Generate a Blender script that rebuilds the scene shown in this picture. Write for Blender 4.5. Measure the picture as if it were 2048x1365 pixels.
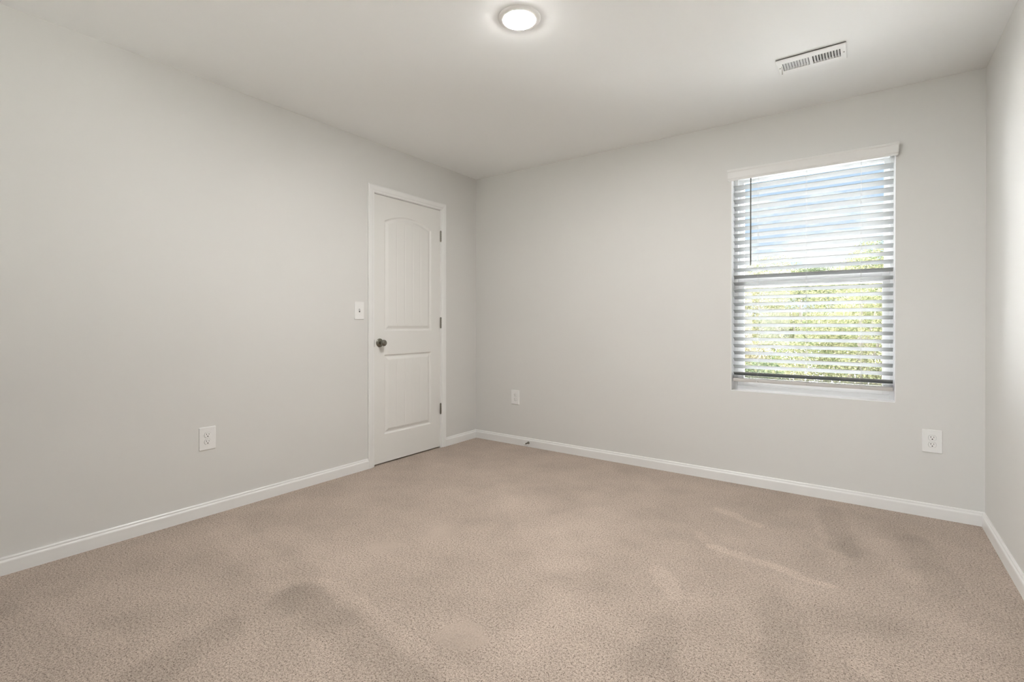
import bpy, bmesh, math, random
import numpy as np
from mathutils import Vector, Matrix

random.seed(4)
S = bpy.context.scene
for o in list(bpy.data.objects):
    bpy.data.objects.remove(o)
COL = S.collection
PI = math.pi

# ------------------------------------------------------------------ camera
cam_d = bpy.data.cameras.new('camera')
cam = bpy.data.objects.new('camera', cam_d)
COL.objects.link(cam)
cam_d.sensor_fit = 'HORIZONTAL'
cam_d.sensor_width = 36.0
cam_d.lens = 986.527 * 36 / 2048
cam_d.shift_y = (649.93 - 682.5) / 2048
cam_d.clip_start = 0.02
cam_d.clip_end = 400
YAW, PITCH, ROLL = -0.62256, -0.00245, 0.00082
fw = Vector((math.sin(YAW) * math.cos(PITCH), math.cos(YAW) * math.cos(PITCH), math.sin(PITCH)))
rt = Vector((math.cos(YAW), -math.sin(YAW), 0))
up = rt.cross(fw)
rt2 = math.cos(ROLL) * rt + math.sin(ROLL) * up
up2 = -math.sin(ROLL) * rt + math.cos(ROLL) * up
cam.matrix_world = Matrix(((rt2.x, up2.x, -fw.x, 2.9995), (rt2.y, up2.y, -fw.y, -3.594),
                           (rt2.z, up2.z, -fw.z, 1.0776), (0, 0, 0, 1)))
S.camera = cam

# ------------------------------------------------------------------ view + light
vs = S.view_settings
vs.view_transform = 'Standard'
vs.look = 'None'
vs.gamma = 1.0
vs.use_curve_mapping = False
vs.exposure = 0.52

LED_STRENGTH = 520.0
LED_COLOR = (1.0, 1.0, 0.985)
SUN_STRENGTH = 3.5
SKY_STRENGTH = 1.0

W = bpy.data.worlds.new('sky')
S.world = W
W.use_nodes = True
nt = W.node_tree
nt.nodes.clear()
def N(tree, t, **kw):
    n = tree.nodes.new(t)
    for k, v in kw.items():
        setattr(n, k, v)
    return n
out = N(nt, 'ShaderNodeOutputWorld')
bg = N(nt, 'ShaderNodeBackground')
tc = N(nt, 'ShaderNodeTexCoord')
sep = N(nt, 'ShaderNodeSeparateXYZ')
nt.links.new(tc.outputs['Generated'], sep.inputs[0])
ramp = N(nt, 'ShaderNodeValToRGB')
ramp.color_ramp.elements[0].position = 0.0
ramp.color_ramp.elements[0].color = (0.61, 0.68, 0.75, 1)
ramp.color_ramp.elements[1].position = 0.22
ramp.color_ramp.elements[1].color = (0.44, 0.585, 0.75, 1)
nt.links.new(sep.outputs['Z'], ramp.inputs[0])
mp = N(nt, 'ShaderNodeMapping')
mp.inputs['Scale'].default_value = (1.0, 1.0, 3.0)
mp.inputs['Location'].default_value = (0.35, 0.1, 0.2)
nt.links.new(tc.outputs['Generated'], mp.inputs[0])
cn = N(nt, 'ShaderNodeTexNoise')
cn.inputs['Scale'].default_value = 4.2
cn.inputs['Detail'].default_value = 7
cn.inputs['Roughness'].default_value = 0.58
nt.links.new(mp.outputs[0], cn.inputs['Vector'])
cr = N(nt, 'ShaderNodeValToRGB')
cr.color_ramp.elements[0].position = 0.52
cr.color_ramp.elements[1].position = 0.64
nt.links.new(cn.outputs['Fac'], cr.inputs[0])
mx = N(nt, 'ShaderNodeMix', data_type='RGBA')
nt.links.new(cr.outputs[0], mx.inputs[0])
nt.links.new(ramp.outputs[0], mx.inputs[6])
mx.inputs[7].default_value = (1.0, 1.0, 1.0, 1)
# unseen upper sky made far brighter, added to strengthen daylight indoors
hz = N(nt, 'ShaderNodeMapRange')
hz.interpolation_type = 'SMOOTHSTEP'
hz.inputs['From Min'].default_value = 0.27
hz.inputs['From Max'].default_value = 0.55
hz.inputs['To Min'].default_value = 0.0
hz.inputs['To Max'].default_value = 1.0
nt.links.new(sep.outputs['Z'], hz.inputs['Value'])
ny = N(nt, 'ShaderNodeMapRange')               # brightest over the side the blind faces
ny.interpolation_type = 'SMOOTHSTEP'
ny.inputs['From Min'].default_value = -0.85
ny.inputs['From Max'].default_value = 0.20
nt.links.new(sep.outputs['Y'], ny.inputs['Value'])
hm = N(nt, 'ShaderNodeMath', operation='MULTIPLY')
nt.links.new(hz.outputs[0], hm.inputs[0])
nt.links.new(ny.outputs[0], hm.inputs[1])
hi = N(nt, 'ShaderNodeMix', data_type='RGBA')
nt.links.new(hm.outputs[0], hi.inputs[0])
nt.links.new(mx.outputs[2], hi.inputs[6])
hi.inputs[7].default_value = (54.0, 55.3, 57.0, 1)
# glow added to the unseen sky at left and rear, to fill the room
sw_ = N(nt, 'ShaderNodeMapRange')
sw_.interpolation_type = 'SMOOTHSTEP'
sw_.inputs['From Min'].default_value = 0.14
sw_.inputs['From Max'].default_value = 0.58
sw_.inputs['To Min'].default_value = 0.0
sw_.inputs['To Max'].default_value = 1.0
dot = N(nt, 'ShaderNodeVectorMath', operation='DOT_PRODUCT')
nt.links.new(tc.outputs['Generated'], dot.inputs[0])
dot.inputs[1].default_value = (-0.98, -0.20, 0.0)
nt.links.new(dot.outputs['Value'], sw_.inputs['Value'])
gl = N(nt, 'ShaderNodeMix', data_type='RGBA')
nt.links.new(sw_.outputs[0], gl.inputs[0])
nt.links.new(hi.outputs[2], gl.inputs[6])
gl.inputs[7].default_value = (15.0, 15.4, 16.0, 1)
nt.links.new(gl.outputs[2], bg.inputs['Color'])
bg.inputs['Strength'].default_value = SKY_STRENGTH
nt.links.new(bg.outputs[0], out.inputs[0])

sd = bpy.data.lights.new('sun', 'SUN')
sd.energy = SUN_STRENGTH
sd.angle = math.radians(0.6)
sd.color = (1.0, 0.95, 0.85)
sun = bpy.data.objects.new('sun', sd)
COL.objects.link(sun)
sun.rotation_euler = Vector((0.42, 0.36, -0.83)).to_track_quat('-Z', 'Y').to_euler()

# ------------------------------------------------------------------ materials
def mat(name, color, rough=0.5, metal=0.0, spec=0.5, bump=None, var=None):
    m = bpy.data.materials.new(name)
    m.use_nodes = True
    t = m.node_tree
    b = t.nodes['Principled BSDF']
    b.inputs['Base Color'].default_value = (*color, 1)
    b.inputs['Roughness'].default_value = rough
    b.inputs['Metallic'].default_value = metal
    b.inputs['Specular IOR Level'].default_value = spec
    tcn = N(t, 'ShaderNodeTexCoord')
    if bump:                                   # (scale, strength, distance)
        n = N(t, 'ShaderNodeTexNoise')
        n.inputs['Scale'].default_value = bump[0]
        n.inputs['Detail'].default_value = 3
        t.links.new(tcn.outputs['Object'], n.inputs['Vector'])
        bp = N(t, 'ShaderNodeBump')
        bp.inputs['Strength'].default_value = bump[1]
        bp.inputs['Distance'].default_value = bump[2]
        t.links.new(n.outputs['Fac'], bp.inputs['Height'])
        t.links.new(bp.outputs[0], b.inputs['Normal'])
    if var:                                    # (scale, amount)
        n = N(t, 'ShaderNodeTexNoise')
        n.inputs['Scale'].default_value = var[0]
        n.inputs['Detail'].default_value = 2
        t.links.new(tcn.outputs['Object'], n.inputs['Vector'])
        mr = N(t, 'ShaderNodeMapRange')
        mr.inputs['To Min'].default_value = 1 - var[1]
        mr.inputs['To Max'].default_value = 1 + var[1]
        t.links.new(n.outputs['Fac'], mr.inputs['Value'])
        vm = N(t, 'ShaderNodeVectorMath', operation='SCALE')
        vm.inputs[0].default_value = color
        t.links.new(mr.outputs[0], vm.inputs['Scale'])
        t.links.new(vm.outputs[0], b.inputs['Base Color'])
    return m

M = {}
M['wall'] = mat('wall_paint', (0.742, 0.728, 0.70), 0.55, spec=0.3, bump=(260, 0.06, 0.0015), var=(1.2, 0.012))
M['ceil'] = mat('ceiling_paint', (0.925, 0.925, 0.915), 0.42, spec=0.4, bump=(200, 0.05, 0.0015), var=(1.0, 0.012))
M['trim'] = mat('white_trim_paint', (0.86, 0.85, 0.83), 0.32, bump=(60, 0.03, 0.001))
M['door'] = mat('white_door_paint', (0.82, 0.805, 0.77), 0.38, bump=(120, 0.05, 0.0008))
M['white'] = mat('white_plastic', (0.88, 0.87, 0.85), 0.35)
M['vinyl'] = mat('white_vinyl', (0.92, 0.92, 0.92), 0.35)
M['valance'] = mat('white_valance', (0.80, 0.785, 0.76), 0.4)
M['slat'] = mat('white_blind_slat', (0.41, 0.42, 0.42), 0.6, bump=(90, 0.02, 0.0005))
M['rail'] = mat('blind_bottom_rail', (0.60, 0.57, 0.54), 0.42)
M['cord'] = mat('blind_cord', (0.62, 0.62, 0.60), 0.7)
M['wand'] = mat('grey_acrylic_wand', (0.10, 0.10, 0.085), 0.25)
M['nickel'] = mat('satin_nickel', (0.23, 0.22, 0.19), 0.16, metal=1.0)
M['hinge'] = mat('hinge_nickel', (0.27, 0.255, 0.22), 0.32, metal=1.0)
M['dark'] = mat('dark_slot', (0.01, 0.01, 0.01), 0.8)
M['vent'] = mat('vent_enamel', (0.94, 0.94, 0.93), 0.35)
M['duct_and_shade'] = mat('duct_and_gap_shade', (0.10, 0.10, 0.095), 0.8)  # also colours the painted shadow strip above the vent frame
M['rubber'] = mat('white_rubber', (0.75, 0.74, 0.72), 0.6)
M['bark'] = mat('tree_bark', (0.10, 0.088, 0.072), 0.9, bump=(25, 0.6, 0.02))
M['grass'] = mat('pale_ground', (0.82, 0.805, 0.78), 0.95, var=(0.6, 0.25))

def emit_mat():
    m = bpy.data.materials.new('lit_diffuser')
    m.use_nodes = True
    t = m.node_tree
    t.nodes.clear()
    e = N(t, 'ShaderNodeEmission')
    e.inputs['Color'].default_value = (*LED_COLOR, 1)
    e.inputs['Strength'].default_value = LED_STRENGTH
    o = N(t, 'ShaderNodeOutputMaterial')
    t.links.new(e.outputs[0], o.inputs[0])
    return m
M['lens'] = emit_mat()

def glass_mat():
    m = bpy.data.materials.new('window_glass')
    m.use_nodes = True
    t = m.node_tree
    t.nodes.clear()
    a = N(t, 'ShaderNodeBsdfTransparent')
    a.inputs['Color'].default_value = (0.96, 0.968, 0.968, 1)
    g = N(t, 'ShaderNodeBsdfGlossy')
    g.inputs['Roughness'].default_value = 0.0
    f = N(t, 'ShaderNodeFresnel')
    f.inputs['IOR'].default_value = 1.35
    x = N(t, 'ShaderNodeMixShader')
    o = N(t, 'ShaderNodeOutputMaterial')
    t.links.new(f.outputs[0], x.inputs[0])
    t.links.new(a.outputs[0], x.inputs[1])
    t.links.new(g.outputs[0], x.inputs[2])
    t.links.new(x.outputs[0], o.inputs[0])
    return m
M['glass'] = glass_mat()

def leaf_mat(name, c1, c2):
    m = bpy.data.materials.new(name)
    m.use_nodes = True
    t = m.node_tree
    t.nodes.clear()
    geo = N(t, 'ShaderNodeNewGeometry')
    tcn = N(t, 'ShaderNodeTexCoord')
    n = N(t, 'ShaderNodeTexNoise')
    n.inputs['Scale'].default_value = 1.3
    n.inputs['Detail'].default_value = 3
    t.links.new(tcn.outputs['Object'], n.inputs['Vector'])
    ad = N(t, 'ShaderNodeMath', operation='MULTIPLY_ADD')
    t.links.new(geo.outputs['Random Per Island'], ad.inputs[0])
    ad.inputs[1].default_value = 0.6
    t.links.new(n.outputs['Fac'], ad.inputs[2])
    mr = N(t, 'ShaderNodeMapRange')
    mr.inputs['From Min'].default_value = 0.35
    mr.inputs['From Max'].default_value = 1.1
    t.links.new(ad.outputs[0], mr.inputs['Value'])
    x = N(t, 'ShaderNodeMix', data_type='RGBA')
    x.inputs[6].default_value = (*c1, 1)
    x.inputs[7].default_value = (*c2, 1)
    t.links.new(mr.outputs[0], x.inputs[0])
    d = N(t, 'ShaderNodeBsdfDiffuse')
    tr = N(t, 'ShaderNodeBsdfTranslucent')
    t.links.new(x.outputs[2], d.inputs['Color'])
    t.links.new(x.outputs[2], tr.inputs['Color'])
    ms = N(t, 'ShaderNodeMixShader')
    ms.inputs[0].default_value = 0.3
    t.links.new(d.outputs[0], ms.inputs[1])
    t.links.new(tr.outputs[0], ms.inputs[2])
    o = N(t, 'ShaderNodeOutputMaterial')
    t.links.new(ms.outputs[0], o.inputs[0])
    return m
M['leaf_yellow'] = leaf_mat('yellow_green_leaves', (0.024, 0.038, 0.016), (0.125, 0.118, 0.067))
M['leaf_green'] = leaf_mat('green_leaves', (0.012, 0.02, 0.009), (0.064, 0.072, 0.042))
M['leaf_tan'] = leaf_mat('tan_leaves', (0.05, 0.045, 0.025), (0.135, 0.12, 0.078))

# carpet: speckled cut pile with vacuum and footprint marks in the nap
NAP = [  # (x0, y0, x1, y1, radius, amount)
    (0.19, -2.36, 1.00, -2.48, 0.10, 0.07),
    (0.52, -2.21, 1.17, -2.26, 0.10, 0.06),
    (1.17, -2.38, 1.96, -2.47, 0.05, 0.10),
    (1.18, -2.50, 1.87, -2.52, 0.13, -0.13),
    (1.17, -2.78, 1.21, -3.01, 0.11, -0.12),
    (1.19, -2.59, 1.17, -2.45, 0.10, -0.08),
    (0.37, -3.12, 0.96, -3.03, 0.05, 0.06),
    (0.36, -3.04, 0.40, -3.22, 0.08, -0.05),
    (2.41, -1.09, 2.86, -1.19, 0.04, 0.16),
    (2.31, -0.57, 2.53, -0.69, 0.05, 0.14),
    (2.31, -0.99, 2.47, -1.15, 0.05, 0.09),
    (2.26, -1.47, 2.38, -1.63, 0.05, 0.13),
    (1.58, -1.45, 1.78, -1.05, 0.14, 0.05),
    (1.28, -1.12, 1.89, -1.63, 0.16, 0.06),
    (2.83, -0.20, 2.92, -0.76, 0.09, -0.13),
    (2.80, -0.48, 2.91, -0.95, 0.05, 0.07),
    (3.20, -0.42, 3.26, -0.95, 0.10, -0.10),
    (3.06, -0.59, 3.17, -0.87, 0.10, 0.06),
    (2.73, -1.46, 2.80, -1.85, 0.10, -0.10),
    (2.87, -1.48, 3.04, -1.39, 0.12, -0.05),
    (2.99, -1.69, 3.01, -1.72, 0.05, 0.12),
    (2.40, -2.13, 2.45, -1.95, 0.08, -0.06),
    (2.32, -0.02, 2.55, -0.03, 0.10, -0.08),
    (2.42, -1.84, 2.46, -2.12, 0.09, -0.05),
    (1.98, -1.92, 2.07, -2.19, 0.10, 0.05),
    (0.70, -1.92, 0.72, -1.72, 0.12, -0.05),
]
SPOTS = [(1.865, -2.31, 0.095, 0.85), (1.11, -2.03, 0.11, 0.3), (1.22, -1.74, 0.12, 0.3)]
def carpet_mat():
    m = bpy.data.materials.new('beige_carpet')
    m.use_nodes = True
    t = m.node_tree
    L = t.links.new
    b = t.nodes['Principled BSDF']
    b.inputs['Roughness'].default_value = 1.0
    b.inputs['Specular IOR Level'].default_value = 0.05
    b.inputs['Sheen Weight'].default_value = 0.12
    b.inputs['Sheen Roughness'].default_value = 0.6
    tcn = N(t, 'ShaderNodeTexCoord')
    P = tcn.outputs['Object']
    def noise(scale, detail=2, rough=0.5, src=P):
        n = N(t, 'ShaderNodeTexNoise')
        n.inputs['Scale'].default_value = scale
        n.inputs['Detail'].default_value = detail
        n.inputs['Roughness'].default_value = rough
        L(src, n.inputs['Vector'])
        return n.outputs['Fac']
    def math_(op, a, b_=None, c=None):
        n = N(t, 'ShaderNodeMath', operation=op)
        for i, v in enumerate((a, b_, c)):
            if v is None:
                continue
            if isinstance(v, (int, float)):
                n.inputs[i].default_value = v
            else:
                L(v, n.inputs[i])
        return n.outputs[0]
    def mrange(v, a, b_, c, d, smooth=False):
        n = N(t, 'ShaderNodeMapRange')
        if smooth:
            n.interpolation_type = 'SMOOTHSTEP'
        L(v, n.inputs['Value'])
        for i, q in zip((1, 2, 3, 4), (a, b_, c, d)):
            n.inputs[i].default_value = q
        return n.outputs[0]
    # wobble the nap marks so their edges are not ruler straight
    wob = N(t, 'ShaderNodeTexNoise')
    wob.inputs['Scale'].default_value = 9
    wob.inputs['Detail'].default_value = 4
    L(P, wob.inputs['Vector'])
    vsub = N(t, 'ShaderNodeVectorMath', operation='MULTIPLY_ADD')
    L(wob.outputs['Color'], vsub.inputs[0])
    vsub.inputs[1].default_value = (0.10, 0.10, 0)
    L(P, vsub.inputs[2])
    Q = N(t, 'ShaderNodeVectorMath', operation='SUBTRACT')
    L(vsub.outputs[0], Q.inputs[0])
    Q.inputs[1].default_value = (0.05, 0.05, 0)
    Q = Q.outputs[0]
    def capsule(x0, y0, x1, y1):
        d = Vector((x1 - x0, y1 - y0, 0))
        l2 = max(d.length_squared, 1e-6)
        rel = N(t, 'ShaderNodeVectorMath', operation='SUBTRACT')
        L(Q, rel.inputs[0])
        rel.inputs[1].default_value = (x0, y0, 0)
        dt = N(t, 'ShaderNodeVectorMath', operation='DOT_PRODUCT')
        L(rel.outputs[0], dt.inputs[0])
        dt.inputs[1].default_value = d / l2
        h = mrange(dt.outputs['Value'], 0, 1, 0, 1)
        sc = N(t, 'ShaderNodeVectorMath', operation='SCALE')
        sc.inputs[0].default_value = d
        L(h, sc.inputs['Scale'])
        df = N(t, 'ShaderNodeVectorMath', operation='SUBTRACT')
        L(rel.outputs[0], df.inputs[0])
        L(sc.outputs[0], df.inputs[1])
        mu = N(t, 'ShaderNodeVectorMath', operation='MULTIPLY')
        L(df.outputs[0], mu.inputs[0])
        mu.inputs[1].default_value = (1, 1, 0)
        ln = N(t, 'ShaderNodeVectorMath', operation='LENGTH')
        L(mu.outputs[0], ln.inputs[0])
        return ln.outputs['Value']
    nap = mrange(noise(3.0, 5, 0.65), 0.3, 0.7, -0.12, 0.10)
    for (x0, y0, x1, y1, r, a) in NAP:
        k = mrange(capsule(x0, y0, x1, y1), r * 0.45, r, a, 0.0, True)
        nap = math_('ADD', nap, k)
    flat = None
    for (x, y, r, edge) in SPOTS:
        k = mrange(capsule(x, y, x + 0.001, y), r * edge, r, 1.0, 0.0, True)
        flat = k if flat is None else math_('MAXIMUM', flat, k)
    # tufts: cellular height
    vor = N(t, 'ShaderNodeTexVoronoi')
    vor.inputs['Scale'].default_value = 230
    L(P, vor.inputs['Vector'])
    fine = noise(270, 2, 0.6)
    mid = noise(125, 2, 0.55)
    tone = math_('ADD', math_('MULTIPLY', fine, 0.62), math_('MULTIPLY', mid, 0.38))
    if flat is not None:
        keep = mrange(flat, 0, 1, 1.0, 0.42)
        tone = math_('MULTIPLY_ADD', math_('SUBTRACT', tone, 0.5), keep, 0.53)
    cr = N(t, 'ShaderNodeValToRGB')
    e = cr.color_ramp.elements
    e[0].position = 0.34
    e[0].color = (0.028, 0.019, 0.013, 1)
    e[1].position = 0.66
    e[1].color = (0.66, 0.55, 0.465, 1)
    q = e.new(0.43); q.color = (0.225, 0.172, 0.137, 1)
    q = e.new(0.50); q.color = (0.43, 0.345, 0.283, 1)
    L(tone, cr.inputs[0])
    vm = N(t, 'ShaderNodeVectorMath', operation='SCALE')
    L(cr.outputs[0], vm.inputs[0])
    L(math_('ADD', nap, 1.0), vm.inputs['Scale'])
    L(vm.outputs[0], b.inputs['Base Color'])
    hgt = math_('SUBTRACT', math_('MULTIPLY', tone, 1.2), math_('MULTIPLY', vor.outputs['Distance'], 0.3))
    bp = N(t, 'ShaderNodeBump')
    bp.inputs['Strength'].default_value = 0.5
    bp.inputs['Distance'].default_value = 0.005
    L(hgt, bp.inputs['Height'])
    L(bp.outputs[0], b.inputs['Normal'])
    return m

# ------------------------------------------------------------------ mesh helpers
def link(name, me, m=None, parent=None):
    o = bpy.data.objects.new(name, me)
    COL.objects.link(o)
    if m is not None:
        me.materials.append(m)
    if parent is not None:
        o.parent = parent
    return o
def finish(name, bm, m, parent=None, smooth=False, loc=None):
    bmesh.ops.recalc_face_normals(bm, faces=bm.faces)
    me = bpy.data.meshes.new(name)
    bm.to_mesh(me)
    bm.free()
    if smooth:
        me.polygons.foreach_set('use_smooth', [True] * len(me.polygons))
        me.set_sharp_from_angle(angle=math.radians(40))
    o = link(name, me, m, parent)
    if loc is not None:
        o.location = loc
    return o
def box(bm, x0, x1, y0, y1, z0, z1, bevel=0.0, seg=2):
    r = bmesh.ops.create_cube(bm, size=1.0)
    for v in r['verts']:
        v.co = Vector(((x0 + x1) / 2 + v.co.x * (x1 - x0), (y0 + y1) / 2 + v.co.y * (y1 - y0), (z0 + z1) / 2 + v.co.z * (z1 - z0)))
    if bevel:
        ed = set()
        for v in r['verts']:
            ed.update(v.link_edges)
        bmesh.ops.bevel(bm, geom=list(ed), offset=bevel, segments=seg, affect='EDGES', profile=0.5)
    return bm
def bx(*a, **k):
    return box(bmesh.new(), *a, **k)
def lathe(bm, prof, seg=32, mtx=None):
    """prof: (radius, height) along local z; closed with caps where radius > 0"""
    rings = []
    for r, h in prof:
        if r < 1e-6:
            rings.append([bm.verts.new((0, 0, h))])
        else:
            rings.append([bm.verts.new((r * math.cos(2 * PI * i / seg), r * math.sin(2 * PI * i / seg), h)) for i in range(seg)])
    for a, b in zip(rings, rings[1:]):
        for i in range(seg):
            j = (i + 1) % seg
            if len(a) == 1 and len(b) == 1:
                continue
            if len(a) == 1:
                bm.faces.new((a[0], b[i], b[j]))
            elif len(b) == 1:
                bm.faces.new((a[i], b[0], a[j]))
            else:
                bm.faces.new((a[i], b[i], b[j], a[j]))
    for r in (rings[0], rings[-1]):
        if len(r) > 1:
            bm.faces.new(r)
    if mtx is not None:
        vs_ = [v for r in rings for v in r]
        bmesh.ops.transform(bm, matrix=mtx, verts=vs_)
    return bm
def sweep(bm, prof, path, closed=False):
    """profile points (a, b) -> placed by path frames (origin, ea, eb)"""
    rings = [[bm.verts.new(o + ea * a + eb * b) for a, b in prof] for o, ea, eb in path]
    n = len(prof)
    for r, s in zip(rings, rings[1:]):
        for i in range(n):
            j = (i + 1) % n
            bm.faces.new((r[i], r[j], s[j], s[i]))
    bm.faces.new(rings[0])
    bm.faces.new(rings[-1])
    return bm
def tube(bm, pts, r, seg=8):
    pts = [Vector(p) for p in pts]
    rings = []
    for k, p in enumerate(pts):
        d = (pts[min(k + 1, len(pts) - 1)] - pts[max(k - 1, 0)]).normalized()
        a = d.orthogonal().normalized()
        if k:
            a = (prev - d * prev.dot(d)).normalized()
        prev = a
        b = d.cross(a)
        rr = r[k] if isinstance(r, (list, tuple)) else r
        rings.append([bm.verts.new(p + a * math.cos(2 * PI * i / seg) * rr + b * math.sin(2 * PI * i / seg) * rr) for i in range(seg)])
    for x, y in zip(rings, rings[1:]):
        for i in range(seg):
            j = (i + 1) % seg
            bm.faces.new((x[i], x[j], y[j], y[i]))
    bm.faces.new(rings[0]); bm.faces.new(rings[-1])
    return bm
def tag(o, label=None, cat=None, group=None, kind=None):
    if label: o['label'] = label
    if cat: o['category'] = cat
    if group: o['group'] = group
    if kind: o['kind'] = kind
    return o
def empty(name, loc=(0, 0, 0), rot=(0, 0, 0)):
    o = bpy.data.objects.new(name, None)
    o.empty_display_size = 0.05
    COL.objects.link(o)
    o.location = loc
    o.rotation_euler = rot
    return o
def struct(o, label, cat):
    return tag(o, label, cat, kind='structure')
def dup(root, loc, rot, label):
    r = root.copy(); COL.objects.link(r)
    r.location = loc; r.rotation_euler = rot; r['label'] = label
    for ch in list(root.children):
        c = ch.copy(); COL.objects.link(c); c.parent = r
        for g in list(ch.children):
            d = g.copy(); COL.objects.link(d); d.parent = c
    return r

# ------------------------------------------------------------------ room shell
RW, RD, RH, TH = 3.515, 5.20, 2.44, 0.15
WX0, WX1, WZ0, WZ1 = 2.256, 3.135, 0.626, 2.100      # window opening in the back wall
DY0, DY1, DZ1 = -1.189, -0.482, 2.058                # door opening in the left wall

fb = bmesh.new()
box(fb, -0.02, RW + 0.0, -RD, 0.0, -0.12, 0.0)
box(fb, -0.48, -0.02, DY0 - 0.02, DY1 + 0.02, -0.12, 0.0)
struct(finish('floor', fb, carpet_mat()), 'beige speckled cut pile carpet covering the whole floor', 'floor')
struct(finish('ceiling', bx(-TH, RW + TH, -RD - TH, TH, RH, RH + 0.25), M['ceil']), 'flat painted ceiling', 'ceiling')

bm = bmesh.new()                                      # back wall around the window opening
box(bm, -TH, WX0, 0, TH, -0.12, RH)
box(bm, WX1, RW + TH, 0, TH, -0.12, RH)
box(bm, WX0, WX1, 0, TH, -0.12, WZ0)
box(bm, WX0, WX1, 0, TH, WZ1, RH)
struct(finish('wall_back', bm, M['wall']), 'light grey wall with the blind covered window', 'wall')
bm = bmesh.new()                                      # left wall around the door opening, closed box added behind to shut out daylight
box(bm, -0.12, 0, -RD, DY0 - 0.003, -0.12, RH)
box(bm, -0.12, 0, DY1 + 0.003, 0, -0.12, RH)
box(bm, -0.12, 0, DY0 - 0.003, DY1 + 0.003, DZ1 + 0.003, RH)
box(bm, -0.55, -0.48, DY0 - 0.1, DY1 + 0.1, -0.12, RH)
box(bm, -0.48, -0.12, DY0 - 0.1, DY0 - 0.02, -0.12, RH)
box(bm, -0.48, -0.12, DY1 + 0.02, DY1 + 0.1, -0.12, RH)
box(bm, -0.48, -0.12, DY0 - 0.02, DY1 + 0.02, RH - 0.02, RH + 0.1)
struct(finish('wall_left', bm, M['wall']), 'light grey wall with the white door', 'wall')
struct(finish('wall_right', bx(RW, RW + TH, -RD, 0, -0.12, RH), M['wall']), 'light grey wall at the right edge of the view', 'wall')
bm = bmesh.new()                                      # rear wall, behind the viewer, with an opening for the added window
RX0, RX1 = 0.95, 2.05
box(bm, -TH, RX0, -RD - TH, -RD, -0.12, RH)
box(bm, RX1, RW + TH, -RD - TH, -RD, -0.12, RH)
box(bm, RX0, RX1, -RD - TH, -RD, -0.12, WZ0)
box(bm, RX0, RX1, -RD - TH, -RD, WZ1, RH)
struct(finish('wall_rear', bm, M['wall']), 'light grey wall behind the viewer', 'wall')

# baseboards
BB = [(0, -0.02), (0.014, -0.02), (0.014, 0.0545), (0.0125, 0.059), (0.0095, 0.0625), (0.0085, 0.0665),
      (0.0095, 0.0685), (0.0085, 0.072), (0.006, 0.0752), (0, 0.0755)]
Z = Vector((0, 0, 1))
X = Vector((1, 0, 0))
Y = Vector((0, 1, 0))
CW = 0.0575                                           # casing width
cas0, cas1, casz = DY0 - 0.004, DY1 + 0.004, DZ1 + 0.003
def base(name, path, label):
    bm = bmesh.new()
    sweep(bm, BB, path)
    struct(finish(name, bm, M['trim'], smooth=False), label, 'baseboard')
bm = bmesh.new()
sweep(bm, BB, [(Vector((0, -RD, 0)), X, Z), (Vector((0, cas0 - CW, 0)), X, Z)])
sweep(bm, BB, [(Vector((0, cas1 + CW, 0)), X, Z), (Vector((0, 0, 0)), X - Y, Z)])
struct(finish('baseboard_left', bm, M['trim']), 'white baseboard along the wall with the door', 'baseboard')
base('baseboard_back', [(Vector((0, 0, 0)), X - Y, Z), (Vector((RW, 0, 0)), -X - Y, Z)], 'white baseboard under the window')
base('baseboard_right', [(Vector((RW, 0, 0)), -X - Y, Z), (Vector((RW, -RD, 0)), -X, Z)], 'white baseboard along the right wall')

# door casing and jamb
CP = [(0, 0), (0, 0.0065), (0.002, 0.0085), (0.016, 0.0095), (0.019, 0.012), (0.023, 0.0135), (0.046, 0.0165),
      (0.051, 0.0165), (0.054, 0.0135), (CW, 0.0125), (CW, 0)]
bm = bmesh.new()
sweep(bm, CP, [(Vector((0, cas0, -0.02)), -Y, X), (Vector((0, cas0, casz)), Z - Y, X),
               (Vector((0, cas1, casz)), Z + Y, X), (Vector((0, cas1, -0.02)), Y, X)])
box(bm, -0.12, 0.0005, DY0 - 0.004, DY0, -0.02, DZ1)
box(bm, -0.12, 0.0005, DY1, DY1 + 0.004, -0.02, DZ1)
box(bm, -0.12, 0.0005, DY0 - 0.004, DY1 + 0.004, DZ1, DZ1 + 0.004)
box(bm, -0.055, -0.042, DY0, DY0 + 0.012, -0.02, DZ1)  # stops
box(bm, -0.055, -0.042, DY1 - 0.012, DY1, -0.02, DZ1)
box(bm, -0.055, -0.042, DY0, DY1, DZ1 - 0.012, DZ1)
struct(finish('trim_1', bm, M['trim']), 'white moulded casing framing the door', 'door casing')

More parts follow.
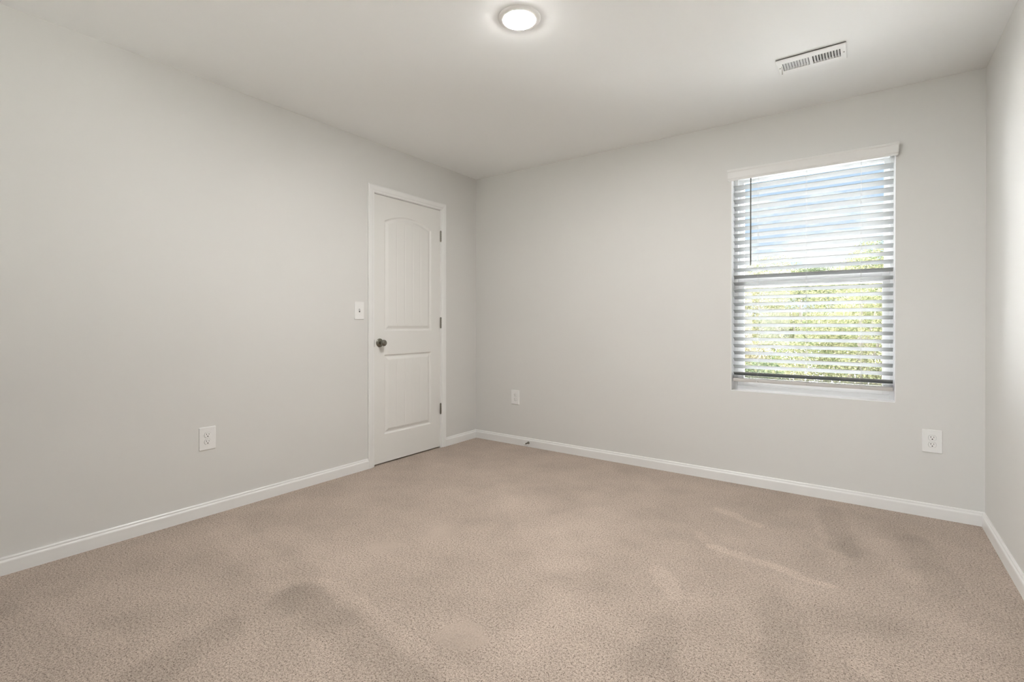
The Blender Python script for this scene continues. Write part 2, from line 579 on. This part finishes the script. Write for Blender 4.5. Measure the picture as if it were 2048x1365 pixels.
# ------------------------------------------------------------------ door
SY0, SY1, SZ0, SZ1 = DY0 + 0.003, DY1 - 0.0005, 0.011, DZ1 - 0.003
door = empty('door_1', (-0.004, (SY0 + SY1) / 2, 0))
struct(door, 'white two panel arched top door closed in the left wall', 'door')
PY0, PY1 = -1.089, -0.588
RISE, half = 0.060, (PY1 - PY0) / 2
ARC = (half * half + RISE * RISE) / (2 * RISE)
PROF = [(0, 0), (0.003, -0.0035), (0.008, -0.0085), (0.013, -0.0095), (0.017, -0.0095), (0.036, -0.0015), (0.040, -0.0005), (1, -0.0005)]
def panel_depth(d):
    for (a, x), (b, y) in zip(PROF, PROF[1:]):
        if d <= b:
            return x + (y - x) * (d - a) / (b - a)
    return PROF[-1][1]
def inside(y, z):
    """(panel, distance to its outline)"""
    dy = min(y - PY0, PY1 - y)
    d = min(dy, z - 0.226, 0.836 - z)
    if d > 0:
        return 2, d
    top = 1.866 + RISE - ARC
    da = ARC - math.hypot(y - (PY0 + PY1) / 2, z - top) if z > top else 9
    d = min(dy, z - 1.019, da)
    if d > 0:
        return 1, d
    return 0, 0
GR = [PY0 + 0.041 + (PY1 - PY0 - 0.082) * k / 5 for k in range(1, 5)]
def lines(a, b, step, dense):
    s = set(round(a + (b - a) * k / int((b - a) / step), 5) for k in range(int((b - a) / step) + 1))
    for c, r in dense:
        k = -r
        while k <= r:
            v = c + k
            if a < v < b:
                s.add(round(v, 5))
            k += 0.0018
    r = []
    for v in sorted(s):
        if not r or v - r[-1] > 0.0009:
            r.append(v)
    r[0], r[-1] = a, b
    return r
ys = lines(SY0, SY1, 0.012, [(PY0 + 0.02, 0.023), (PY1 - 0.02, 0.023)] + [(g, 0.0055) for g in GR])
zs = lines(SZ0, SZ1, 0.02, [(0.246, 0.023), (0.816, 0.023), (1.039, 0.023), (1.866, 0.064), (1.91, 0.02)])
meshes = [bmesh.new() for _ in range(3)]
vert = [{} for _ in range(3)]
hgt = {}
for i, y in enumerate(ys):
    for j, z in enumerate(zs):
        p, d = inside(y, z)
        h = 0.0
        if p:
            h = panel_depth(d)
            if d > 0.034:
                g = min(abs(y - q) for q in GR)
                if g < 0.0045:
                    h -= 0.0013 * (1 - g / 0.0045) * min(1, (d - 0.034) / 0.004)
        hgt[i, j] = h
dcy = (SY0 + SY1) / 2
def gv(k, i, j):
    if (i, j) not in vert[k]:
        vert[k][i, j] = meshes[k].verts.new((hgt[i, j], ys[i] - dcy, zs[j]))
    return vert[k][i, j]
for i in range(len(ys) - 1):
    for j in range(len(zs) - 1):
        k = inside((ys[i] + ys[i + 1]) / 2, (zs[j] + zs[j + 1]) / 2)[0]
        meshes[k].faces.new((gv(k, i, j), gv(k, i + 1, j), gv(k, i + 1, j + 1), gv(k, i, j + 1)))
# door edges and back
y0_, y1_, t_ = SY0 - dcy, SY1 - dcy, -0.035
sl = meshes[0]
q = [sl.verts.new(c) for c in ((t_, y0_, SZ0), (t_, y1_, SZ0), (t_, y1_, SZ1), (t_, y0_, SZ1))]
f_ = [sl.verts.new(c) for c in ((0, y0_, SZ0), (0, y1_, SZ0), (0, y1_, SZ1), (0, y0_, SZ1))]
sl.faces.new(q)
for a in range(4):
    b = (a + 1) % 4
    sl.faces.new((f_[a], f_[b], q[b], q[a]))
names = ['stiles_and_rails', 'upper_panel', 'lower_panel']
for k in range(3):
    me = bpy.data.meshes.new(names[k])
    meshes[k].normal_update()
    meshes[k].to_mesh(me)
    meshes[k].free()
    me.polygons.foreach_set('use_smooth', [True] * len(me.polygons))
    me.set_sharp_from_angle(angle=math.radians(30))
    o = link(names[k], me, M['door'], door)
    if k == 1:
        o['label'] = 'tall planked panel with an arched top'
    if k == 2:
        o['label'] = 'short square planked panel'
def dl(x, y, z):                                      # world -> door local
    return Vector((x + 0.004, y - dcy, z))
KY, KZ = -1.1345, 0.9295
rotX = Matrix.Rotation(PI / 2, 4, 'Y')               # local z -> world +x
bm = lathe(bmesh.new(), [(0.0335, 0), (0.0335, 0.002), (0.0315, 0.0048), (0.026, 0.0075), (0.0175, 0.0095), (0.0135, 0.0125), (0.0, 0.0125)], 40,
           Matrix.Translation(dl(-0.004, KY, KZ)) @ rotX)
finish('rosette', bm, M['nickel'], door, True)['label'] = 'round satin nickel rosette'
bm = lathe(bmesh.new(), [(0.0115, 0.010), (0.0115, 0.026), (0.0135, 0.030), (0.0195, 0.0345), (0.0235, 0.041), (0.0248, 0.048),
                         (0.0235, 0.055), (0.0195, 0.0605), (0.013, 0.0638), (0.006, 0.0650), (0, 0.0652)], 40,
           Matrix.Translation(dl(-0.004, KY, KZ)) @ rotX)
finish('door_knob', bm, M['nickel'], door, True)['label'] = 'round satin nickel knob'
bm = bx(*[c for p in ((-0.03 + 0.004, 0.0005 + 0.004), (DY0 + 0.0004 - dcy, SY0 - 0.0002 - dcy), (0.901, 0.956)) for c in p])
finish('latch_plate', bm, M['nickel'], door)
for zc in (1.8325, 1.0835, 0.339):
    bm = bmesh.new()
    hy = SY1 + 0.0015
    for k in range(5):                                # five knuckles round the pin
        a = zc - 0.0445 + k * 0.0178
        lathe(bm, [(0.0058, a + 0.0004), (0.0068, a + 0.0012), (0.0068, a + 0.0166), (0.0058, a + 0.0174)], 16, Matrix.Translation(dl(0.0052, hy, 0)))
    lathe(bm, [(0.0, zc - 0.0495), (0.004, zc - 0.0485), (0.0045, zc - 0.0455), (0.003, zc - 0.0445), (0.003, zc + 0.0445), (0.0055, zc + 0.0452), (0.005, zc + 0.0485), (0, zc + 0.0495)], 16,
          Matrix.Translation(dl(0.0052, hy, 0)))
    p0, p1 = dl(-0.03, hy - 0.0012, zc - 0.0445), dl(0.004, hy + 0.0012, zc + 0.0445)
    box(bm, p0.x, p1.x, p0.y, p1.y, p0.z, p1.z)
    p0, p1 = dl(0.0, hy + 0.004, zc - 0.0445), dl(0.0075, hy + 0.0125, zc + 0.0445)
    box(bm, p0.x, p1.x, p0.y, p1.y, p0.z, p1.z, 0.0008)
    finish('hinge', bm, M['hinge'], door, True)

# ------------------------------------------------------------------ window
win = empty('window_1', ((WX0 + WX1) / 2, 0.075, WZ0))
struct(win, 'white vinyl single hung window in the back wall', 'window')
wc = Vector(((WX0 + WX1) / 2, 0.075, WZ0))
def wbox(bm, x0, x1, y0, y1, z0, z1, b=0.0015):
    return box(bm, x0 - wc.x, x1 - wc.x, y0 - wc.y, y1 - wc.y, z0 - wc.z, z1 - wc.z, b)
def frame(bm, x0, x1, y0, y1, z0, z1, wl, wr, wb, wt):
    wbox(bm, x0, x0 + wl, y0, y1, z0, z1)
    wbox(bm, x1 - wr, x1, y0, y1, z0, z1)
    wbox(bm, x0 + wl, x1 - wr, y0, y1, z0, z0 + wb)
    wbox(bm, x0 + wl, x1 - wr, y0, y1, z1 - wt, z1)
bm = bmesh.new()
frame(bm, WX0, WX1, 0.075, 0.148, WZ0, WZ1, 0.026, 0.022, 0.030, 0.030)
finish('window_frame', bm, M['vinyl'], win)
bm = bmesh.new()
frame(bm, WX0 + 0.026, WX1 - 0.022, 0.116, 0.142, 1.327, WZ1 - 0.03, 0.030, 0.027, 0.050, 0.019)
us = finish('upper_sash', bm, M['vinyl'], win)
bm = bmesh.new()
frame(bm, WX0 + 0.026, WX1 - 0.022, 0.083, 0.110, WZ0 + 0.03, 1.390, 0.037, 0.035, 0.045, 0.060)
ls = finish('lower_sash', bm, M['vinyl'], win)
bm = bmesh.new(); wbox(bm, WX0 + 0.05, WX1 - 0.045, 0.127, 0.131, 1.36, WZ1 - 0.042, 0)
finish('glass_pane', bm, M['glass'], us)
bm = bmesh.new(); wbox(bm, WX0 + 0.055, WX1 - 0.05, 0.094, 0.098, WZ0 + 0.06, 1.345, 0)
finish('glass_pane', bm, M['glass'], ls)
bm = bmesh.new()                                      # white returns: sill and jambs lining the opening
wbox(bm, WX0, WX1, -0.0015, 0.075, WZ0 - 0.003, WZ0 + 0.002, 0.0006)
wbox(bm, WX0 - 0.002, WX0 + 0.0012, -0.0015, 0.075, WZ0, WZ1, 0.0006)
wbox(bm, WX1 - 0.0012, WX1 + 0.002, -0.0015, 0.075, WZ0, WZ1, 0.0006)
finish('sill_and_returns', bm, M['vinyl'], win)

# unseen window added in the rear wall to fill the room with daylight
fill_win = empty('fill_window', ((RX0 + RX1) / 2, -RD - 0.08, WZ0))
struct(fill_win, 'added window behind the viewer letting in fill daylight', 'window')
wc = Vector(fill_win.location)
bm = bmesh.new()
frame(bm, RX0, RX1, -RD - 0.145, -RD - 0.08, WZ0, WZ1, 0.05, 0.05, 0.06, 0.06)
wbox(bm, (RX0 + RX1) / 2 - 0.05, (RX0 + RX1) / 2 + 0.05, -RD - 0.145, -RD - 0.08, WZ0 + 0.06, WZ1 - 0.06)
wbox(bm, RX0 + 0.05, RX1 - 0.05, -RD - 0.13, -RD - 0.09, 1.33, 1.385)
f2 = finish('window_frame', bm, M['vinyl'], fill_win)
bm = bmesh.new(); wbox(bm, RX0 + 0.04, RX1 - 0.04, -RD - 0.118, -RD - 0.114, WZ0 + 0.05, WZ1 - 0.05, 0)
finish('glass_pane', bm, M['glass'], fill_win)

# ------------------------------------------------------------------ blind
BL = Vector((2.696, 0.0, 2.05))
blind = empty('window_blind', BL)
tag(blind, 'white horizontal slat blind with a valance hanging over the window', 'blind')
SX0, SX1 = 2.2645, 3.1275
def part(name, bm, m, smooth=False, parent=None, label=None):
    bmesh.ops.translate(bm, verts=bm.verts, vec=-BL)
    o = finish(name, bm, m, parent or blind, smooth)
    if label: o['label'] = label
    return o
# valance: moulded face with two short returns
VP = [(0.0, 2.040), (-0.006, 2.040), (-0.0075, 2.043), (-0.0065, 2.049), (-0.0075, 2.052), (-0.0095, 2.056), (-0.0095, 2.095),
      (-0.0105, 2.098), (-0.0125, 2.101), (-0.0125, 2.113), (-0.010, 2.1155), (0.0, 2.1155)]
bm = bmesh.new()
vx0, vx1, vy = 2.2475, 3.139, -0.026
A = [(Vector((vx0, -0.0005, 0)), X, Z), (Vector((vx0, vy, 0)), X + Y, Z), (Vector((vx1, vy, 0)), -X + Y, Z), (Vector((vx1, -0.0005, 0)), -X, Z)]
sweep(bm, VP, A)
part('valance', bm, M['valance'])
bm = bx(SX0 + 0.002, SX1 - 0.002, 0.012, 0.066, 2.067, 2.098, 0.001)
part('headrail', bm, M['slat'])
def slat_mesh(tilt, w=0.050, t=0.0028):
    bm = bmesh.new()
    prof = []
    n = 8
    for k in range(n + 1):
        u = -w / 2 + w * k / n
        prof.append((u, t / 2 + 0.0012 * (1 - (2 * u / w) ** 2)))
    for k in range(n, -1, -1):
        u = -w / 2 + w * k / n
        prof.append((u, -t / 2 + 0.0012 * (1 - (2 * u / w) ** 2)))
    e = Vector((0, math.cos(tilt), -math.sin(tilt)))   # room edge up, window edge down
    f = Vector((0, math.sin(tilt), math.cos(tilt)))
    L_ = (SX1 - SX0) / 2
    sweep(bm, prof, [(Vector((-L_, 0, 0)), e, f), (Vector((L_, 0, 0)), e, f)])
    return bm
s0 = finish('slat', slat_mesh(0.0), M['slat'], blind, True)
def tilt_of(k):
    return math.radians(21 + (0 if k < 18 else (k - 17) * 0.9))
for k in range(28):
    o = s0 if k == 0 else s0.copy()
    if k:
        COL.objects.link(o); o.parent = blind
    a = tilt_of(k)
    zf = 2.0119 - k * 0.0467
    o.location = Vector(((SX0 + SX1) / 2, 0.018 + 0.025 * math.cos(a), zf - 0.025 * math.sin(a))) - BL
    o.rotation_euler = (-a, 0, 0)
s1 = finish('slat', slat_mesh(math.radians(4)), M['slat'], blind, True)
s1.location = Vector(((SX0 + SX1) / 2, 0.043, 0.7265)) - BL
s2 = s1.copy(); COL.objects.link(s2); s2.parent = blind
s2.location = Vector(((SX0 + SX1) / 2, 0.043, 0.7165)) - BL
rail = part('bottom_rail', bx(SX0 - 0.001, SX1 + 0.001, 0.017, 0.069, 0.6855, 0.7085, 0.004, 3), M['rail'], True)
for cx in (2.4125, 2.690, 2.973):
    bm = bmesh.new()
    for yy in (0.0155, 0.0665):
        tube(bm, [(cx, yy, 2.07), (cx, yy, 0.70)], 0.00045, 6)
    for k in range(28):
        z = 2.0119 - k * 0.0467
        tube(bm, [(cx + 0.0012, 0.0155, z - 0.003), (cx + 0.0012, 0.0665, z - 0.003 - 0.0505 * math.tan(tilt_of(k)))], 0.0003, 4)
    part('ladder_cord', bm, M['cord'])
    bm = bmesh.new()
    tube(bm, [(cx + 0.003, 0.041, 2.07), (cx + 0.003, 0.041, 0.70)], 0.0005, 6)
    part('lift_cord', bm, M['cord'])
    bm = lathe(bmesh.new(), [(0.0055, 0), (0.0055, 0.002), (0.003, 0.006), (0, 0.006)], 12,
               Matrix.Translation((cx, 0.017, 0.692)) @ Matrix.Rotation(PI / 2, 4, 'X'))
    part('cord_button', bm, M['rail'], True)
bm = bmesh.new()
tube(bm, [(2.375, -0.004, 2.07), (2.375, -0.005, 1.80), (2.3755, -0.0055, 1.475), (2.3755, -0.0055, 1.466)], [0.0042, 0.0042, 0.0046, 0.003], 6)
tube(bm, [(2.375, 0.014, 2.078), (2.375, -0.004, 2.076), (2.375, -0.004, 2.066)], 0.0016, 6)
part('tilt_wand', bm, M['wand'], label='dark grey tilt wand')

# ------------------------------------------------------------------ ceiling light
cl = empty('ceiling_light', (1.74, -1.785, RH))
tag(cl, 'round white disc light glowing on the ceiling', 'ceiling light')
flip = Matrix.Rotation(PI, 4, 'X')
bm = lathe(bmesh.new(), [(0.095, 0), (0.095, 0.0015), (0.093, 0.0035), (0.085, 0.0065), (0.076, 0.0088), (0.0715, 0.0093), (0.0700, 0.0085), (0.070, 0.003), (0.0, 0.003)], 64, flip)
finish('trim_ring', bm, M['white'], cl, True)
bm = lathe(bmesh.new(), [(0.0692, 0.004), (0.0692, 0.0092), (0.0680, 0.0108), (0.055, 0.0125), (0.03, 0.0138), (0, 0.0142)], 64, flip)
finish('diffuser', bm, M['lens'], cl, True)['label'] = 'glowing white diffuser'

# ------------------------------------------------------------------ ceiling vent
vent = empty('ceiling_vent', (2.7672, -0.643, RH))
tag(vent, 'white rectangular air vent with two banks of louvers in the ceiling', 'air vent')
HW, HH = 0.1525, 0.082
bm = bmesh.new()
ZT, ZB = 0.0, -0.0115
ox, oy = 0.1265, 0.042                                # opening half sizes
def ring(bm, a, b, za, zb):
    c = [bm.verts.new((sx * a[0], sy * a[1], za)) for sx, sy in ((-1, -1), (1, -1), (1, 1), (-1, 1))]
    d = [bm.verts.new((sx * b[0], sy * b[1], zb)) for sx, sy in ((-1, -1), (1, -1), (1, 1), (-1, 1))]
    for i in range(4):
        j = (i + 1) % 4
        bm.faces.new((c[i], c[j], d[j], d[i]))
ring(bm, (HW, HH), (HW, HH), ZT - 0.0055, ZB + 0.0015)
ring(bm, (ox, oy), (HW, HH), ZT - 0.0055, ZT - 0.0055)
ring(bm, (HW, HH), (HW - 0.004, HH - 0.004), ZB + 0.0015, ZB)
ring(bm, (HW - 0.004, HH - 0.004), (ox, oy), ZB, ZB)
ring(bm, (ox, oy), (ox, oy), ZB, -0.0005)
bmesh.ops.remove_doubles(bm, verts=bm.verts, dist=1e-6)
box(bm, -0.0075, 0.0075, -oy, oy, ZB, ZB + 0.003)
finish('vent_frame', bm, M['vent'], vent)
shade_bm = bmesh.new()
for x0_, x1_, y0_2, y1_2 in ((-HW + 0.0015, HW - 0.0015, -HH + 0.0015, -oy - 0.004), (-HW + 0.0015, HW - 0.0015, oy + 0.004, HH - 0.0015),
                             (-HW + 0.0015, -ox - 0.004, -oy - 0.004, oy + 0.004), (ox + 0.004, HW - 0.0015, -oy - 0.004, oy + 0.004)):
    box(shade_bm, x0_, x1_, y0_2, y1_2, -0.0055, -0.0002)
finish('shadow_gap', shade_bm, M['duct_and_shade'], vent)['label'] = 'dark strip drawn as the shadow gap above the vent frame'  # dark strip put in place of the shadow between frame and ceiling
finish('vent_throat', bx(-ox, ox, -oy, oy, -0.0012, -0.0004), M['duct_and_shade'], vent)
blades = []
for side in (-1, 1):
    xa, xb = (-0.124, -0.010) if side < 0 else (0.010, 0.124)
    first = None
    for k in range(9):
        x = xa + (xb - xa) * (k + 0.5) / 9
        if first is None:
            bm = bmesh.new()
            ang = -math.radians(50) * side
            pr = []
            e = Vector((math.sin(ang), 0, math.cos(ang)))
            f = Vector((math.cos(ang), 0, -math.sin(ang)))
            path = [(Vector((0, -oy, 0)), e, f), (Vector((0, oy, 0)), e, f)]
            sweep(bm, [(-0.0055, -0.0004), (0.0055, -0.0004), (0.0055, 0.0004), (-0.0055, 0.0004)], path)
            first = finish('louver', bm, M['vent'], vent)
            o = first
        else:
            o = first.copy(); COL.objects.link(o); o.parent = vent
        o.location = (x, 0, -0.0075)
for sx in (-0.140, 0.1405):
    bm = lathe(bmesh.new(), [(0.0035, 0), (0.0035, 0.0008), (0.002, 0.0016), (0, 0.0018)], 12, Matrix.Translation((sx, 0, ZB)) @ flip)
    finish('screw', bm, M['hinge'], vent, True)
bm = bmesh.new()
tube(bm, [(-0.131, -0.035, ZB + 0.002), (-0.1315, 0.01, ZB - 0.001), (-0.1335, 0.030, ZB - 0.004), (-0.136, 0.052, ZB - 0.010)], [0.0012, 0.0016, 0.002, 0.0026], 8)
finish('damper_lever', bm, M['hinge'], vent, True)

# ------------------------------------------------------------------ outlets and switch (local: plate faces +x)
def plate(bm, h2, w2, t=0.0055):
    prof = [(1.0, 0.0, 0), (1.0, 0.001, 0), (0.985, 0.0035, 0), (0.94, t, 0)]
    rings = []
    for s, h, _ in prof:
        iw, ih = w2 - (1 - s) * w2, h2 - (1 - s) * w2
        c = 0.0025
        pts = []
        for (sx, sy) in ((1, 1), (-1, 1), (-1, -1), (1, -1)):
            for k in range(4):
                a = {(1, 1): 0, (-1, 1): PI / 2, (-1, -1): PI, (1, -1): 1.5 * PI}[sx, sy] + k * PI / 6
                pts.append((sx * (iw - c) + c * math.cos(a), sy * (ih - c) + c * math.sin(a)))
        rings.append([bm.verts.new((h, u, v)) for u, v in pts])
    for a, b in zip(rings, rings[1:]):
        for i in range(len(a)):
            j = (i + 1) % len(a)
            bm.faces.new((a[i], a[j], b[j], b[i]))
    bm.faces.new(rings[-1]); bm.faces.new(rings[0])
    return bm
def make_outlet():
    r = empty('wall_outlet')
    finish('cover_plate', plate(bmesh.new(), 0.0640, 0.0432), M['white'], r)
    for zc in (0.0192, -0.0192):
        bm = bmesh.new()                              # receptacle face: circle cut flat above and below
        pts = []
        for k in range(48):
            a = 2 * PI * k / 48
            pts.append((0.0172 * math.cos(a), max(-0.0142, min(0.0142, 0.0172 * math.sin(a)))))
        rr = [[bm.verts.new((x, u * s, v * s)) for u, v in pts] for x, s in ((0.004, 1.0), (0.0072, 1.0), (0.0078, 0.96))]
        for a, b in zip(rr, rr[1:]):
            for i in range(48):
                j = (i + 1) % 48
                if (a[i].co - a[j].co).length > 1e-7:
                    bm.faces.new((a[i], a[j], b[j], b[i]))
        bm.faces.new(rr[-1])
        f = finish('receptacle', bm, M['white'], r)
        f.location = (0, 0, zc)
        bm = bmesh.new()                              # groove round the face
        pts2 = [[bm.verts.new((0.00562, u * s, v * s)) for u, v in pts] for s in (1.0, 1.045)]
        for i in range(48):
            j = (i + 1) % 48
            bm.faces.new((pts2[0][i], pts2[0][j], pts2[1][j], pts2[1][i]))
        g = finish('face_gap', bm, M['duct_and_shade'], f)
        bm = bmesh.new()
        box(bm, 0.0070, 0.00795, -0.0076, -0.0052, 0.0005, 0.0090)
        box(bm, 0.0070, 0.00795, 0.0052, 0.0072, 0.0015, 0.0082)
        lathe(bm, [(0.0030, 0.0070), (0.0030, 0.00798)], 16, Matrix.Translation((0, 0, -0.0068)) @ Matrix.Rotation(PI / 2, 4, 'Y'))
        finish('slots', bm, M['dark'], f)['label'] = 'dark plug slots'
    bm = lathe(bmesh.new(), [(0.0032, 0.005), (0.0032, 0.0062), (0.002, 0.0068), (0, 0.0069)], 14, Matrix.Rotation(PI / 2, 4, 'Y'))
    finish('screw', bm, M['white'], r, True)
    return r
outlet = make_outlet()
outlet.location = (0.0, -2.3447, 0.4325)
tag(outlet, 'white duplex outlet on the left wall with the door', 'outlet', 'duplex wall outlets')
dup(outlet, (0.4577, 0.0, 0.4200), (0, 0, -PI / 2), 'white duplex outlet on the window wall near the door corner')
dup(outlet, (3.3000, 0.0, 0.4240), (0, 0, -PI / 2), 'white duplex outlet on the window wall below and right of the window')

sw = empty('light_switch', (0.0, -1.3253, 1.1712))
tag(sw, 'white toggle light switch beside the door', 'light switch')
finish('cover_plate', plate(bmesh.new(), 0.0648, 0.0415), M['white'], sw)
finish('toggle_slot', bx(0.0050, 0.0057, -0.0052, 0.0052, -0.012, 0.012), M['duct_and_shade'], sw)
bm = bx(-0.004, 0.0135, -0.0036, 0.0036, -0.0045, 0.0045, 0.0012)
bmesh.ops.rotate(bm, verts=bm.verts, matrix=Matrix.Rotation(math.radians(-28), 3, 'Y'))
bmesh.ops.translate(bm, verts=bm.verts, vec=(0.006, 0, 0.002))
finish('toggle', bm, M['white'], sw, True)
for z in (0.0302, -0.0302):
    bm = lathe(bmesh.new(), [(0.0032, 0.005), (0.0032, 0.0062), (0.002, 0.0068), (0, 0.0069)], 14,
               Matrix.Translation((0, 0, z)) @ Matrix.Rotation(PI / 2, 4, 'Y'))
    finish('screw', bm, M['white'], sw, True)

# ------------------------------------------------------------------ door stop on the baseboard
ds = empty('door_stop', (0.609, -0.014, 0.037))
tag(ds, 'small metal door stop with a white tip on the baseboard', 'door stop')
toY = Matrix.Rotation(PI / 2, 4, 'X')                 # local z -> world -y
finish('base', lathe(bmesh.new(), [(0.0115, 0), (0.0115, 0.002), (0.008, 0.005), (0.0062, 0.010), (0, 0.010)], 20, toY), M['hinge'], ds, True)
bm = bmesh.new()
tube(bm, [(0.0042 * math.cos(a), -0.008 - 0.052 * k / 220, 0.0042 * math.sin(a)) for k, a in ((k, k * 2 * PI / 14) for k in range(221))], 0.0013, 5)
finish('spring', bm, M['nickel'], ds, True)
finish('tip', lathe(bmesh.new(), [(0.0055, 0.058), (0.0075, 0.061), (0.0075, 0.072), (0.0055, 0.076), (0, 0.0765)], 20, toY), M['rubber'], ds, True)['label'] = 'white rubber tip'

# ------------------------------------------------------------------ outdoors
gb = bmesh.new()
GZ = -3.0
box(gb, -60, 60, -1.5, 90, GZ - 0.2, GZ)
struct(finish('ground', gb, M['grass']), 'pale ground outside below the window', 'ground')
struct(finish('added_ground', bx(-60, 60, -60, -1.5, GZ - 0.2, GZ), mat('added_ground_dark', (0.23, 0.225, 0.20), 0.95, var=(0.6, 0.25))), 'added darker ground behind the house, unseen, trimming bounced light', 'added_ground')  # unseen darker ground, added to cut light bounced up through the rear window
rng = np.random.default_rng(11)
def tree(x, y, h, rx, rz, m, label, n=9000, leaf=0.05, lean=0.0):
    """trunk with limbs plus a leafy crown; h is the crown top above the ground"""
    root = empty('tree', (x, y, GZ))
    tag(root, label, 'tree', 'trees outside the window')
    cz = h - rz
    bm = bmesh.new()
    tube(bm, [(0, 0, -0.05), (0.05 + lean * 0.3, 0.02, cz * 0.4), (lean * 0.7, 0, cz * 0.8), (lean, 0, cz + rz * 0.4)], [0.16, 0.13, 0.10, 0.03], 9)
    lobes = []
    for k in range(16):
        a = rng.uniform(0, 2 * PI); el = rng.uniform(-0.75, 0.95)
        rr = math.sqrt(1 - el * el) * rng.uniform(0.55, 0.85)
        c = np.array([lean + rx * rr * math.cos(a), rx * rr * math.sin(a), cz + rz * 0.72 * el])
        lobes.append((c, rx * rng.uniform(0.30, 0.44)))
        if k < 8:
            z0 = cz * rng.uniform(0.55, 0.95)
            tube(bm, [(lean * 0.7, 0, z0), (c[0] * 0.5, c[1] * 0.5, (z0 + c[2]) / 2 + 0.1), tuple(c)], [0.05, 0.035, 0.012], 6)
    finish('trunk', bm, M['bark'], root, True)
    lobes.append((np.array([lean, 0, cz]), rx * 0.62))
    wts = np.array([r ** 2 for _, r in lobes]); wts /= wts.sum()
    idx = rng.choice(len(lobes), n, p=wts)
    C = np.array([lobes[i][0] for i in idx]); R_ = np.array([lobes[i][1] for i in idx])
    d = rng.normal(size=(n, 3)); d /= np.linalg.norm(d, axis=1)[:, None]
    rad = R_ * (0.72 + 0.34 * rng.random(n))
    P = C + d * rad[:, None] * np.array([1, 1, 0.85])
    nrm = d * 0.7 + rng.normal(size=(n, 3)) * 0.6 + np.array([0, 0, 0.35]); nrm /= np.linalg.norm(nrm, axis=1)[:, None]
    ta = np.cross(nrm, rng.normal(size=(n, 3))); ta /= np.linalg.norm(ta, axis=1)[:, None]
    tb = np.cross(nrm, ta)
    s = (leaf * (0.65 + 0.7 * rng.random(n)))[:, None]
    V = np.stack([P - ta * s, P + tb * s * 0.48 + nrm * s * 0.12, P + ta * s, P - tb * s * 0.48 + nrm * s * 0.12], axis=1).reshape(-1, 3)
    me = bpy.data.meshes.new('foliage')
    me.vertices.add(4 * n); me.loops.add(4 * n); me.polygons.add(n)
    me.vertices.foreach_set('co', V.ravel())
    me.loops.foreach_set('vertex_index', np.arange(4 * n))
    me.polygons.foreach_set('loop_start', np.arange(0, 4 * n, 4))
    me.polygons.foreach_set('loop_total', np.full(n, 4))
    me.update()
    link('foliage', me, M[m], root)
    return root
tree(2.9, 10.5, 6.0, 1.7, 2.3, 'leaf_yellow', 'tall yellow green tree seen behind the right half of the blind', 32000, 0.032)
tree(-0.4, 10.6, 5.2, 1.6, 2.1, 'leaf_tan', 'pale tan leaved tree seen behind the left half of the blind', 32000, 0.032)
tree(1.35, 7.4, 3.6, 1.2, 1.7, 'leaf_green', 'low green tree in front showing behind the lower left slats', 28000, 0.032)
tree(3.9, 7.2, 3.3, 1.2, 1.6, 'leaf_green', 'low green tree in front showing behind the lower right slats', 24000, 0.032)
tree(1.3, 14.6, 7.0, 2.1, 3.6, 'leaf_yellow', 'yellow green tree standing behind the gap of the two tall front trees', 40000, 0.032)
tree(6.2, 14.4, 7.0, 2.1, 3.6, 'leaf_green', 'tall green tree beyond the right edge of the window', 18000, 0.047)
tree(-3.0, 14.4, 5.9, 2.1, 3.0, 'leaf_green', 'green tree beyond the left edge of the window', 18000, 0.047)
tree(-0.9, 19.4, 6.7, 2.3, 3.6, 'leaf_tan', 'distant tan tree in the back row at the left', 24000, 0.047)
tree(3.8, 19.4, 8.0, 2.3, 4.2, 'leaf_yellow', 'distant yellow tree in the back row at the right', 24000, 0.047)
tree(1.45, 24.4, 7.6, 2.6, 4.6, 'leaf_green', 'farthest green tree in the middle behind the back row', 24000, 0.054)
tree(-6.6, 19.6, 6.8, 2.2, 3.6, 'leaf_yellow', 'distant yellow tree far to the left of the window', 13500, 0.054)
tree(9.2, 19.6, 7.6, 2.4, 4.0, 'leaf_tan', 'distant tan tree far to the right of the window', 13500, 0.054)
